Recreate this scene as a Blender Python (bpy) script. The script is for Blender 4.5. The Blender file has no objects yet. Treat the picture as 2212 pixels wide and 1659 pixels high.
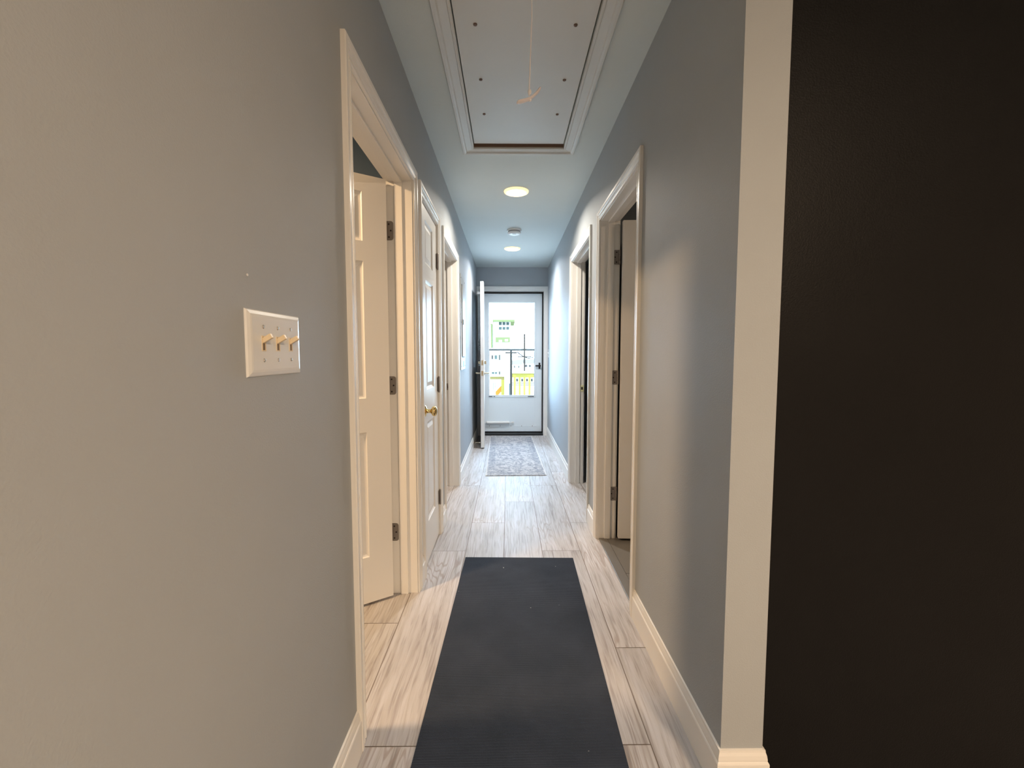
import bpy, bmesh, math, random
from mathutils import Vector, Matrix
random.seed(7)
S = bpy.context.scene
COL = S.collection
R = math.radians

# ------------------------------------------------------------------ camera, world, sun, exposure
cam_d = bpy.data.cameras.new('camera'); cam = bpy.data.objects.new('camera', cam_d); COL.objects.link(cam)
cam_d.sensor_width = 36.0; cam_d.lens = 952.25 / 2212 * 36
cam_d.clip_start = 0.02; cam_d.clip_end = 2000
CH = 1.199
cam.location = (0, 0, CH)
cam.rotation_euler = (R(90 - 3.9015), 0, R(-0.498))
S.camera = cam

S.view_settings.view_transform = 'Standard'; S.view_settings.look = 'None'
S.view_settings.gamma = 1.0; S.view_settings.use_curve_mapping = False
S.view_settings.exposure = 0.25
S.cycles.use_denoising = True
S.cycles.max_bounces = 14; S.cycles.diffuse_bounces = 8; S.cycles.glossy_bounces = 5
S.cycles.transparent_max_bounces = 12
S.cycles.sample_clamp_indirect = 6.0
S.cycles.caustics_reflective = False; S.cycles.caustics_refractive = False

w = bpy.data.worlds.new('sky'); S.world = w; w.use_nodes = True
bg = w.node_tree.nodes['Background']
SKY = 19.5
bg.inputs['Color'].default_value = (0.47, 0.73, 1.0, 1); bg.inputs['Strength'].default_value = SKY

sun_d = bpy.data.lights.new('sun', 'SUN'); sun_d.energy = 5.0; sun_d.angle = R(1.5); sun_d.color = (1, .95, .86)
sun = bpy.data.objects.new('sun', sun_d); COL.objects.link(sun)
sun.rotation_euler = (R(48), 0, R(-25))     # shines away from the camera, over the roof, onto the far houses

def area(name, loc, power, size, color, rot=(0, 0, 0), shape='DISK', spread=180):
    d = bpy.data.lights.new(name, 'AREA'); d.energy = power; d.shape = shape; d.size = size; d.color = color
    d.spread = R(spread)
    o = bpy.data.objects.new(name, d); COL.objects.link(o); o.location = loc; o.rotation_euler = rot
    return o
WARM = (1.0, .65, .35)
WARM2 = (1.0, .73, .49)
P_LIVING, P_BED, P_HALL, P_BATH, P_BACK = 92, 54, 21, 12, 21

# ------------------------------------------------------------------ dimensions (metres)
XL, XR = -0.454, 0.575          # hallway wall faces
CZ = 2.44                       # ceiling
D = 6.43                        # end wall
T = 0.125                       # wall thickness
YW = 1.12                       # where the right wall ends towards the camera
L_OPEN = [(1.318, 2.145), (2.349, 2.865), (3.142, 3.948)]
R_OPEN = [(1.990, 2.785), (3.137, 4.020)]
ZL, ZR = 2.013, 2.020           # clear heights
J = 0.018

# ------------------------------------------------------------------ materials
def nt(name):
    m = bpy.data.materials.new(name); m.use_nodes = True
    t = m.node_tree; return m, t, t.nodes['Principled BSDF']
def N(t, typ, **kw):
    n = t.nodes.new(typ)
    for k, v in kw.items(): setattr(n, k, v)
    return n
def mat(name, col, rough=.5, metal=0.0, bump=0.0, scale=200, var=0.0, emit=None, es=0.0, spec=.5, coat=0.0):
    m, t, b = nt(name)
    b.inputs['Base Color'].default_value = (*col, 1); b.inputs['Roughness'].default_value = rough
    b.inputs['Metallic'].default_value = metal; b.inputs['Specular IOR Level'].default_value = spec
    b.inputs['Coat Weight'].default_value = coat
    tc = N(t, 'ShaderNodeTexCoord')
    no = N(t, 'ShaderNodeTexNoise'); no.inputs['Scale'].default_value = scale; no.inputs['Detail'].default_value = 4
    t.links.new(tc.outputs['Object'], no.inputs['Vector'])
    if var:
        n2 = N(t, 'ShaderNodeTexNoise'); n2.inputs['Scale'].default_value = 6; n2.inputs['Detail'].default_value = 5
        t.links.new(tc.outputs['Object'], n2.inputs['Vector'])
        mx = N(t, 'ShaderNodeMix', data_type='RGBA')
        mx.inputs['A'].default_value = (*[c * (1 - var) for c in col], 1); mx.inputs['B'].default_value = (*[min(1, c * (1 + var)) for c in col], 1)
        t.links.new(n2.outputs['Fac'], mx.inputs['Factor']); t.links.new(mx.outputs['Result'], b.inputs['Base Color'])
    if bump:
        bp = N(t, 'ShaderNodeBump'); bp.inputs['Strength'].default_value = bump; bp.inputs['Distance'].default_value = .002
        t.links.new(no.outputs['Fac'], bp.inputs['Height']); t.links.new(bp.outputs['Normal'], b.inputs['Normal'])
    if emit:
        b.inputs['Emission Color'].default_value = (*emit, 1); b.inputs['Emission Strength'].default_value = es
    return m

M_WALL = mat('wall_paint', (.385, .414, .442), .6, bump=.25, scale=260, var=.03, spec=.22)
M_CEIL = mat('ceiling_paint', (.59, .645, .645), .8, bump=.25, scale=220, var=.02)
M_TRIM = mat('white_trim_paint', (.80, .79, .765), .28, bump=.04, scale=60)
M_DOOR = mat('white_door_paint', (.78, .77, .745), .35, bump=.05, scale=90)
M_HATCH = mat('hatch_paint', (.58, .60, .595), .5, bump=.1, scale=120, var=.03)
M_DARKWALL = mat('dark_space_black', (.0066, .0066, .0072), .45, bump=.35, scale=240, var=.15, spec=.12)
M_TEAL = mat('dark_teal_wall_paint', (.022, .056, .105), .6, bump=.2, scale=260)
M_ROOM = mat('beige_room_paint', (.42, .38, .33), .6, bump=.2, scale=260)
M_BATH = mat('bath_wall_paint', (.10, .12, .14), .6, bump=.2, scale=260)
M_PEWTER = mat('pewter_hinge', (.30, .27, .25), .45, .75, bump=.05)
M_DARKM = mat('dark_screw', (.04, .03, .03), .5, .5)
M_BRASS = mat('polished_brass', (.78, .58, .26), .14, 1.0)
M_NICKEL = mat('satin_brass_nickel', (.60, .56, .44), .25, 1.0)
M_STEELPLATE = mat('white_steel_plate', (.74, .755, .76), .30, .0, coat=.3)
M_ALMOND = mat('almond_plastic', (.74, .62, .44), .35)
M_CHROME = mat('bright_screw', (.75, .74, .72), .25, .9)
M_BLACK = mat('black_rubber', (.01, .01, .012), .5)
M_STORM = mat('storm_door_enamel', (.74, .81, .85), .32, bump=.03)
M_PLASTIC = mat('white_plastic', (.80, .80, .78), .35)
M_CORD = mat('white_cord', (.86, .85, .86), .7)
M_PANELBOX = mat('grey_breaker_enamel', (.42, .43, .43), .35)
M_BLUEGAP = mat('breaker_gap', (.05, .06, .07), .6)
M_WOODEDGE = mat('raw_wood_edge', (.22, .14, .10), .8, bump=.3, scale=80)
M_GLOWRING = mat('warm_glow_ring', (.9, .85, .6), .4, emit=(1.0, .66, .26), es=1.3)
M_GLOW = mat('lamp_diffuser', (.95, .92, .85), .4, emit=(1.0, .9, .72), es=3.0)
M_SMOKE = mat('detector_plastic', (.78, .78, .76), .4)
M_SMOKED = mat('detector_vent', (.30, .31, .32), .6)

def glass_mat():
    m = bpy.data.materials.new('clear_glass'); m.use_nodes = True; t = m.node_tree; t.nodes.clear()
    o = N(t, 'ShaderNodeOutputMaterial'); a = N(t, 'ShaderNodeBsdfTransparent'); g = N(t, 'ShaderNodeBsdfGlossy')
    a.inputs['Color'].default_value = (.97, .98, .98, 1); g.inputs['Roughness'].default_value = .02
    f = N(t, 'ShaderNodeFresnel'); f.inputs['IOR'].default_value = 1.35
    mx = N(t, 'ShaderNodeMixShader')
    t.links.new(f.outputs[0], mx.inputs[0]); t.links.new(a.outputs[0], mx.inputs[1]); t.links.new(g.outputs[0], mx.inputs[2])
    t.links.new(mx.outputs[0], o.inputs['Surface']); return m
M_GLASS = glass_mat()

def floor_mat():
    m, t, b = nt('greige_oak_plank')
    L = t.links.new
    tc = N(t, 'ShaderNodeTexCoord')
    at_ = N(t, 'ShaderNodeAttribute', attribute_name='rnd')
    off = N(t, 'ShaderNodeVectorMath', operation='SCALE'); off.inputs['Scale'].default_value = 37.0
    L(at_.outputs['Color'], off.inputs[0])
    add = N(t, 'ShaderNodeVectorMath', operation='ADD'); L(tc.outputs['Object'], add.inputs[0]); L(off.outputs[0], add.inputs[1])
    # warp the coordinate a little so grain wanders
    wn = N(t, 'ShaderNodeTexNoise'); wn.inputs['Scale'].default_value = 2.2; wn.inputs['Detail'].default_value = 2
    L(add.outputs[0], wn.inputs['Vector'])
    ws = N(t, 'ShaderNodeVectorMath', operation='SCALE'); ws.inputs['Scale'].default_value = .035; L(wn.outputs['Color'], ws.inputs[0])
    ad2 = N(t, 'ShaderNodeVectorMath', operation='ADD'); L(add.outputs[0], ad2.inputs[0]); L(ws.outputs[0], ad2.inputs[1])
    mp = N(t, 'ShaderNodeMapping'); mp.inputs['Scale'].default_value = (13, .8, 1); L(ad2.outputs[0], mp.inputs['Vector'])
    n1 = N(t, 'ShaderNodeTexNoise'); n1.inputs['Scale'].default_value = 2.0; n1.inputs['Detail'].default_value = 9; n1.inputs['Roughness'].default_value = .68; n1.inputs['Distortion'].default_value = .35
    L(mp.outputs[0], n1.inputs['Vector'])
    mp2 = N(t, 'ShaderNodeMapping'); mp2.inputs['Scale'].default_value = (38, 1.5, 1); L(ad2.outputs[0], mp2.inputs['Vector'])
    n2 = N(t, 'ShaderNodeTexNoise'); n2.inputs['Scale'].default_value = 3.0; n2.inputs['Detail'].default_value = 6; n2.inputs['Distortion'].default_value = .5
    L(mp2.outputs[0], n2.inputs['Vector'])
    n3 = N(t, 'ShaderNodeTexNoise'); n3.inputs['Scale'].default_value = 1.6; n3.inputs['Detail'].default_value = 3
    L(add.outputs[0], n3.inputs['Vector'])
    r1 = N(t, 'ShaderNodeValToRGB'); L(n1.outputs['Fac'], r1.inputs[0])
    e = r1.color_ramp.elements; e[0].position = .26; e[0].color = (.22, .195, .185, 1); e[1].position = .62; e[1].color = (.535, .53, .55, 1)
    x = r1.color_ramp.elements.new(.42); x.color = (.45, .43, .42, 1)
    r2 = N(t, 'ShaderNodeValToRGB'); L(n2.outputs['Fac'], r2.inputs[0])
    e = r2.color_ramp.elements; e[0].position = .34; e[0].color = (.66, .62, .60, 1); e[1].position = .52; e[1].color = (1, 1, 1, 1)
    mx = N(t, 'ShaderNodeMix', data_type='RGBA', blend_type='MULTIPLY'); mx.inputs['Factor'].default_value = .8
    L(r1.outputs[0], mx.inputs['A']); L(r2.outputs[0], mx.inputs['B'])
    # cathedral figure: contour lines of a stretched noise field, broken up by a second noise
    mp4 = N(t, 'ShaderNodeMapping'); mp4.inputs['Scale'].default_value = (5.5, .62, 1); L(ad2.outputs[0], mp4.inputs['Vector'])
    n5 = N(t, 'ShaderNodeTexNoise'); n5.inputs['Scale'].default_value = 1.25; n5.inputs['Detail'].default_value = 2.5; n5.inputs['Roughness'].default_value = .45
    L(mp4.outputs[0], n5.inputs['Vector'])
    sc5 = N(t, 'ShaderNodeMath', operation='MULTIPLY'); sc5.inputs[1].default_value = 150.0; L(n5.outputs['Fac'], sc5.inputs[0])
    si = N(t, 'ShaderNodeMath', operation='SINE'); L(sc5.outputs[0], si.inputs[0])
    r5 = N(t, 'ShaderNodeMapRange', interpolation_type='SMOOTHSTEP'); r5.inputs['From Min'].default_value = .35; r5.inputs['From Max'].default_value = .95; L(si.outputs[0], r5.inputs['Value'])
    r6_ = N(t, 'ShaderNodeMapRange', interpolation_type='SMOOTHSTEP'); r6_.inputs['From Min'].default_value = .47; r6_.inputs['From Max'].default_value = .62; L(n3.outputs['Fac'], r6_.inputs['Value'])
    m5 = N(t, 'ShaderNodeMath', operation='MULTIPLY'); L(r5.outputs[0], m5.inputs[0]); L(r6_.outputs[0], m5.inputs[1])
    m6 = N(t, 'ShaderNodeMath', operation='MULTIPLY'); L(m5.outputs[0], m6.inputs[0]); m6.inputs[1].default_value = .6
    mxf = N(t, 'ShaderNodeMix', data_type='RGBA'); L(m6.outputs[0], mxf.inputs['Factor']); L(mx.outputs['Result'], mxf.inputs['A']); mxf.inputs['B'].default_value = (.30, .24, .21, 1)
    mx = mxf
    # per-plank value and patchy whitewash
    r3 = N(t, 'ShaderNodeMapRange'); r3.inputs['From Min'].default_value = .3; r3.inputs['From Max'].default_value = .7; r3.inputs['To Min'].default_value = .88; r3.inputs['To Max'].default_value = 1.1
    L(n3.outputs['Fac'], r3.inputs['Value'])
    sp = N(t, 'ShaderNodeSeparateColor'); L(at_.outputs['Color'], sp.inputs[0])
    r4 = N(t, 'ShaderNodeMapRange'); r4.inputs['To Min'].default_value = .93; r4.inputs['To Max'].default_value = 1.06; L(sp.outputs[2], r4.inputs['Value'])
    mu = N(t, 'ShaderNodeMath', operation='MULTIPLY'); L(r3.outputs[0], mu.inputs[0]); L(r4.outputs[0], mu.inputs[1])
    vs = N(t, 'ShaderNodeVectorMath', operation='SCALE'); L(mx.outputs['Result'], vs.inputs[0]); L(mu.outputs[0], vs.inputs['Scale'])
    L(vs.outputs[0], b.inputs['Base Color'])
    b.inputs['Roughness'].default_value = .50; b.inputs['Specular IOR Level'].default_value = .30
    bp = N(t, 'ShaderNodeBump'); bp.inputs['Strength'].default_value = .25; bp.inputs['Distance'].default_value = .001
    L(n2.outputs['Fac'], bp.inputs['Height']); L(bp.outputs[0], b.inputs['Normal'])
    return m
M_FLOOR = floor_mat()
M_SEAM = mat('plank_seam', (.16, .13, .11), .8)
M_TILE = mat('grey_floor_tile', (.15, .145, .14), .35, var=.12)

def mat_mat():
    m, t, b = nt('charcoal_ribbed_foam'); L = t.links.new
    tc = N(t, 'ShaderNodeTexCoord')
    n = N(t, 'ShaderNodeTexNoise'); n.inputs['Scale'].default_value = 5; n.inputs['Detail'].default_value = 6; L(tc.outputs['Object'], n.inputs['Vector'])
    r = N(t, 'ShaderNodeValToRGB'); L(n.outputs['Fac'], r.inputs[0])
    e = r.color_ramp.elements; e[0].position = .3; e[0].color = (.020, .030, .052, 1); e[1].position = .75; e[1].color = (.034, .046, .075, 1)
    # lint specks
    v = N(t, 'ShaderNodeTexVoronoi'); v.inputs['Scale'].default_value = 14; L(tc.outputs['Object'], v.inputs['Vector'])
    lt = N(t, 'ShaderNodeMath', operation='LESS_THAN'); lt.inputs[1].default_value = .045; L(v.outputs['Distance'], lt.inputs[0])
    sp = N(t, 'ShaderNodeSeparateColor'); L(v.outputs['Color'], sp.inputs[0])
    gt = N(t, 'ShaderNodeMath', operation='GREATER_THAN'); gt.inputs[1].default_value = .62; L(sp.outputs[0], gt.inputs[0])
    mu = N(t, 'ShaderNodeMath', operation='MULTIPLY'); L(lt.outputs[0], mu.inputs[0]); L(gt.outputs[0], mu.inputs[1])
    mx = N(t, 'ShaderNodeMix', data_type='RGBA'); mx.inputs['B'].default_value = (.5, .5, .52, 1)
    L(mu.outputs[0], mx.inputs['Factor']); L(r.outputs[0], mx.inputs['A']); L(mx.outputs['Result'], b.inputs['Base Color'])
    n2 = N(t, 'ShaderNodeTexNoise'); n2.inputs['Scale'].default_value = 420; L(tc.outputs['Object'], n2.inputs['Vector'])
    bp = N(t, 'ShaderNodeBump'); bp.inputs['Strength'].default_value = .5; bp.inputs['Distance'].default_value = .002
    L(n2.outputs['Fac'], bp.inputs['Height']); L(bp.outputs[0], b.inputs['Normal'])
    b.inputs['Roughness'].default_value = .7; b.inputs['Specular IOR Level'].default_value = .28
    return m
M_MAT = mat_mat()

def rug_mat(hx, hy):
    m, t, b = nt('distressed_rug_pile'); L = t.links.new
    tc = N(t, 'ShaderNodeTexCoord'); sx = N(t, 'ShaderNodeSeparateXYZ'); L(tc.outputs['Object'], sx.inputs[0])
    def mth(op, a, bb=None):
        n = N(t, 'ShaderNodeMath', operation=op)
        for i, q in enumerate((a, bb)):
            if q is None: continue
            if isinstance(q, (int, float)): n.inputs[i].default_value = q
            else: L(q, n.inputs[i])
        return n.outputs[0]
    ax = mth('ABSOLUTE', sx.outputs[0]); ay = mth('ABSOLUTE', sx.outputs[1])
    dx = mth('SUBTRACT', hx, ax); dy = mth('SUBTRACT', hy, ay); d = mth('MINIMUM', dx, dy)   # distance to the edge
    def noise(s, det=8, rough=.7, dist=0.0, sc=(1, 1, 1)):
        mp = N(t, 'ShaderNodeMapping'); mp.inputs['Scale'].default_value = sc; L(tc.outputs['Object'], mp.inputs['Vector'])
        n = N(t, 'ShaderNodeTexNoise'); n.inputs['Scale'].default_value = s; n.inputs['Detail'].default_value = det
        n.inputs['Roughness'].default_value = rough; n.inputs['Distortion'].default_value = dist; L(mp.outputs[0], n.inputs['Vector']); return n.outputs['Fac']
    a = noise(16, 8, .78, 1.6, (1, .8, 1)); c = noise(26, 4, .6, 1.0, (1, .6, 1)); e0 = noise(5, 6, .7)
    r = N(t, 'ShaderNodeValToRGB'); L(a, r.inputs[0]); e = r.color_ramp.elements
    e[0].position = .40; e[0].color = (.21, .225, .26, 1); e[1].position = .55; e[1].color = (.53, .52, .53, 1)
    # repeated medallion lines in the field
    wv = N(t, 'ShaderNodeTexVoronoi', feature='DISTANCE_TO_EDGE'); wv.inputs['Scale'].default_value = 9; L(tc.outputs['Object'], wv.inputs['Vector'])
    line = mth('LESS_THAN', wv.outputs['Distance'], .05); line = mth('MULTIPLY', line, mth('GREATER_THAN', c, .46))
    mx = N(t, 'ShaderNodeMix', data_type='RGBA'); L(mth('MULTIPLY', line, .6), mx.inputs['Factor']); L(r.outputs[0], mx.inputs['A']); mx.inputs['B'].default_value = (.24, .26, .30, 1)
    # border band
    band = mth('MULTIPLY', mth('GREATER_THAN', d, .022), mth('LESS_THAN', d, .088))
    band = mth('MULTIPLY', band, mth('GREATER_THAN', e0, .40))
    bars = mth('GREATER_THAN', mth('SINE', mth('MULTIPLY', sx.outputs[1], 95.0)), .1)
    bars = mth('MULTIPLY', bars, mth('LESS_THAN', dx, dy))
    fac = mth('MULTIPLY', band, mth('ADD', .16, mth('MULTIPLY', bars, .55)))
    m2 = N(t, 'ShaderNodeMix', data_type='RGBA'); L(fac, m2.inputs['Factor']); L(mx.outputs['Result'], m2.inputs['A']); m2.inputs['B'].default_value = (.24, .265, .31, 1)
    edge = mth('MULTIPLY', mth('LESS_THAN', dx, .012), .7)
    m3 = N(t, 'ShaderNodeMix', data_type='RGBA'); L(edge, m3.inputs['Factor']); L(m2.outputs['Result'], m3.inputs['A']); m3.inputs['B'].default_value = (.70, .69, .68, 1)
    L(m3.outputs['Result'], b.inputs['Base Color']); b.inputs['Roughness'].default_value = .95; b.inputs['Specular IOR Level'].default_value = .1
    bp = N(t, 'ShaderNodeBump'); bp.inputs['Strength'].default_value = .6; bp.inputs['Distance'].default_value = .002
    L(noise(300, 2), bp.inputs['Height']); L(bp.outputs[0], b.inputs['Normal'])
    return m

# ------------------------------------------------------------------ mesh helpers
class MB:
    def __init__(s): s.bm = bmesh.new()
    def box(s, x0, x1, y0, y1, z0, z1):
        r = bmesh.ops.create_cube(s.bm, size=1.0)
        for v in r['verts']:
            v.co = Vector((x0 + (v.co.x + .5) * (x1 - x0), y0 + (v.co.y + .5) * (y1 - y0), z0 + (v.co.z + .5) * (z1 - z0)))
        return r['verts']
    def cyl(s, p0, p1, r0, r1=None, n=20):
        p0, p1 = Vector(p0), Vector(p1); d = p1 - p0
        r = bmesh.ops.create_cone(s.bm, cap_ends=True, segments=n, radius1=r0, radius2=r0 if r1 is None else r1, depth=d.length)
        q = Vector((0, 0, 1)).rotation_difference(d.normalized()).to_matrix().to_4x4()
        M = Matrix.Translation((p0 + p1) / 2) @ q
        for v in r['verts']: v.co = M @ v.co
        return r['verts']
    def sphere(s, c, r, sc=(1, 1, 1), n=16):
        q = bmesh.ops.create_uvsphere(s.bm, u_segments=n, v_segments=n // 2, radius=r)
        for v in q['verts']: v.co = Vector((v.co.x * sc[0], v.co.y * sc[1], v.co.z * sc[2])) + Vector(c)
    def lathe(s, prof, o=(0, 0, 0), axis=(0, 0, 1), n=28):
        """prof: list of (radius, height) along axis"""
        q = Vector((0, 0, 1)).rotation_difference(Vector(axis).normalized()).to_matrix()
        rings = []
        for r, h in prof:
            if r < 1e-6: rings.append([s.bm.verts.new(q @ Vector((0, 0, h)) + Vector(o))])
            else: rings.append([s.bm.verts.new(q @ Vector((r * math.cos(2 * math.pi * k / n), r * math.sin(2 * math.pi * k / n), h)) + Vector(o)) for k in range(n)])
        for a, b in zip(rings[:-1], rings[1:]):
            for k in range(n):
                k2 = (k + 1) % n
                if len(a) == 1 and len(b) == 1: continue
                if len(a) == 1: s.bm.faces.new((a[0], b[k], b[k2]))
                elif len(b) == 1: s.bm.faces.new((a[k], a[k2], b[0]))
                else: s.bm.faces.new((a[k], a[k2], b[k2], b[k]))
    def tube(s, pts, r, n=8):
        pts = [Vector(p) for p in pts]
        for a, b in zip(pts[:-1], pts[1:]): s.cyl(a, b, r, n=n)
        for p in pts[1:-1]: s.sphere(p, r, n=8)
    def face(s, *co): return s.bm.faces.new([s.bm.verts.new(c) for c in co])
    def build(s, name, m, parent=None, smooth=False, bevel=0.0, seg=2, loc=None):
        bmesh.ops.recalc_face_normals(s.bm, faces=s.bm.faces)
        me = bpy.data.meshes.new(name); s.bm.to_mesh(me); s.bm.free()
        o = bpy.data.objects.new(name, me); COL.objects.link(o); me.materials.append(m)
        if smooth:
            for p in me.polygons: p.use_smooth = True
            md = o.modifiers.new('es', 'EDGE_SPLIT'); md.split_angle = R(38)
        if bevel:
            b = o.modifiers.new('bv', 'BEVEL'); b.width = bevel; b.segments = seg; b.limit_method = 'ANGLE'; b.angle_limit = R(40)
        if parent: o.parent = parent
        if loc: o.location = loc
        return o
def tag(o, label=None, cat=None, group=None, kind=None):
    if label: o['label'] = label
    if cat: o['category'] = cat
    if group: o['group'] = group
    if kind: o['kind'] = kind
    return o
def empty(name, loc=(0, 0, 0), rz=0.0):
    o = bpy.data.objects.new(name, None); COL.objects.link(o); o.location = loc; o.rotation_euler = (0, 0, rz); o.empty_display_size = .1
    return o

# ------------------------------------------------------------------ floor
def planks(mb, x0, x1, y0, y1, cols, plen, ztop=0.0):
    lay = mb.bm.loops.layers.color.new('rnd')
    g = .0016
    c = math.floor((x0 - cols[0]) / cols[1])
    while cols[0] + c * cols[1] < x1:
        a, b_ = cols[0] + c * cols[1], cols[0] + (c + 1) * cols[1]
        off = {0: 1.274, 1: 1.722, 2: 2.170, 3: 1.274, 4: 1.722}.get(c, 1.0 + (c * 0.447) % plen)
        k = math.floor((y0 - off) / plen)
        while off + k * plen < y1:
            p, q = off + k * plen, off + (k + 1) * plen
            xa, xb = max(a, x0) + g, min(b_, x1) - g; ya, yb = max(p, y0) + g, min(q, y1) - g
            if xb > xa and yb > ya:
                f = mb.face((xa, ya, ztop), (xb, ya, ztop), (xb, yb, ztop), (xa, yb, ztop))
                rr = random.Random(c * 101 + k * 7 + 3); col = (rr.random(), rr.random(), rr.random(), 1)
                for lp in f.loops: lp[lay] = col
            k += 1
        c += 1
fl = MB(); planks(fl, -3.6, 3.6, -4.1, 6.56, (-.491, .2323), 1.342)
floor = tag(fl.build('floor', M_FLOOR), 'whitewashed greige wood-look plank floor running down the hallway', 'floor', kind='structure')
sub = MB(); sub.box(-3.6, 3.6, -4.1, 6.56, -.12, -.0012)
sub.build('plank_gaps', M_SEAM, floor)
# tiled bathroom floor, a thin layer in the first right-hand room
tl = MB()
for i in range(5):
    for j in range(3):
        x0, y0 = .640 + i * .46, 1.90 + j * .46 - .5
        tl.box(x0 + .0015, x0 + .4585, max(y0, 1.5) + .0015, y0 + .4585, 0.0005, .006)
tag(tl.build('floor_bathroom', M_TILE, bevel=.001, seg=1), 'dark grey tile floor beyond the first right doorway', 'floor', kind='structure')
th = MB(); th.box(XR + .012, .640, 1.992, 2.783, .0005, .007)
tag(th.build('trim_8', M_TILE, bevel=.002), 'grey threshold strip across the first right doorway', 'trim', kind='structure')

# ------------------------------------------------------------------ walls
def wall_with(x0, x1, y0, y1, opens, ztop):
    mb = MB(); y = y0
    for a, b in opens:
        mb.box(x0, x1, y, a - J, -.02, CZ + .02); mb.box(x0, x1, a - J, b + J, ztop + J, CZ + .02); y = b + J
    mb.box(x0, x1, y, y1, -.02, CZ + .02)
    return mb
tag(wall_with(XL - T, XL, -4.0, D, L_OPEN, ZL).build('wall_left', M_WALL), 'long grey painted hallway wall on the left', 'wall', kind='structure')
tag(wall_with(XR, .689, YW, D, R_OPEN, ZR).build('wall_right', M_WALL), 'grey painted hallway wall on the right with its exposed end', 'wall', kind='structure')
FO = (-.400, .515, 2.10)
fw = MB(); fw.box(-3.7, FO[0] - J, D, D + .14, -.1, CZ + .02); fw.box(FO[1] + J, 3.7, D, D + .14, -.1, CZ + .02); fw.box(FO[0] - J, FO[1] + J, D, D + .14, FO[2] + J, CZ + .02)
tag(fw.build('wall_back', M_WALL), 'blue-grey end wall above the exterior door', 'wall', kind='structure')
# near-black wall beside the wall end, its colour standing in for a dark space
bw = MB(); bw.box(.6895, 3.7, 1.136, 1.37, -.02, CZ + .02)
tag(bw.build('wall_dark', M_DARKWALL), 'near-black wall standing in for the dark space beside the wall end', 'wall', kind='structure')
# rooms
def rw(name, m, label, *bx):
    b = MB()
    for q in bx: b.box(*q)
    return tag(b.build(name, m), label, 'ceiling' if 'ceiling' in name else 'wall', kind='structure')
xl = XL - T
rw('wall_bedroom', M_TEAL, 'dark teal bedroom wall seen over the open left door', (-3.6, xl - .001, .10, .20, -.02, CZ + .02), (-3.6, -1.31, 2.95, 3.03, -.02, CZ + .02), (-1.31, xl - .019, 2.232, 2.2445, -.02, CZ - .007), (-1.312, -1.3005, 2.2445, 2.95, -.02, CZ - .007), (-3.7, -3.6, .10, 3.03, -.02, CZ + .02))
rw('wall_closet', M_ROOM, 'closet partition behind the narrow left door', (-1.30, xl - .001, 2.245, 2.30, -.02, CZ + .02), (-1.30, -1.25, 2.30, 2.95, -.02, CZ + .02))
rw('wall_back_room', M_ROOM, 'beige back room wall beyond the third left doorway', (-3.7, -3.6, 3.03, D, -.02, CZ + .02))
rw('wall_bathroom', M_BATH, 'dark bathroom wall beyond the first right doorway', (.690, 3.6, 1.372, 1.42, -.02, CZ + .02), (.690, 3.6, 2.93, 3.0, -.02, CZ + .02), (3.0, 3.1, 1.42, 2.93, -.02, CZ + .02))
rw('wall_study', M_TEAL, 'dark room wall beyond the second right doorway', (3.6, 3.7, 3.0, D, -.02, CZ + .02))
rw('wall_living', M_ROOM, 'living room walls behind the viewpoint', (xl, 3.7, -4.12, -4.0, -.02, CZ + .02), (3.6, 3.7, -4.0, 1.26, -.02, CZ + .02))

rw('ceiling_bedroom', M_TEAL, 'dark teal bedroom ceiling above the open left door', (-3.6, xl - .001, .2, 2.95, CZ - .006, CZ - .001))
# ceiling with the hatch opening
HX0, HX1, HY0, HY1 = -.205, .335, 1.375, 2.743
ce = MB(); Z0, Z1 = CZ, CZ + .15
ce.box(-3.7, HX0, -4.12, D + .14, Z0, Z1); ce.box(HX1, 3.7, -4.12, D + .14, Z0, Z1)
ce.box(HX0, HX1, -4.12, HY0, Z0, Z1); ce.box(HX0, HX1, HY1, D + .14, Z0, Z1)
tag(ce.build('ceiling', M_CEIL), 'pale grey flat painted hallway ceiling', 'ceiling', kind='structure')
rf = MB(); rf.box(-4.2, 4.2, -4.6, D + .35, CZ + .151, CZ + .3)
tag(rf.build('roof', M_WOODEDGE), 'roof deck over the hallway ceiling', 'roof', kind='structure')

# ------------------------------------------------------------------ door casings and jambs
PROF = [(0, 0), (0, .0075), (.003, .0095), (.008, .0095), (.0095, .0050), (.013, .0050), (.016, .0095), (.0275, .0125), (.0295, .0085), (.033, .0085), (.0355, .0130), (.041, .0155), (.054, .0155), (.057, .013), (.057, 0)]
def casing_mb(mb, x, sgn, y0, y1, z, prof=PROF, zbot=0.0):
    """U of moulding on the plane x, thickness towards sgn"""
    st = []
    for wv, tv in prof:
        X = x + sgn * tv
        st.append([(X, y0 - wv, zbot), (X, y0 - wv, z + wv), (X, y1 + wv, z + wv), (X, y1 + wv, zbot)])
    vs = [[mb.bm.verts.new(p) for p in s_] for s_ in st]
    for a, b in zip(vs[:-1], vs[1:]):
        for k in range(3): mb.bm.faces.new((a[k], a[k + 1], b[k + 1], b[k]))
    mb.bm.faces.new([v[0] for v in vs]); mb.bm.faces.new([v[3] for v in vs][::-1])
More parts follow.
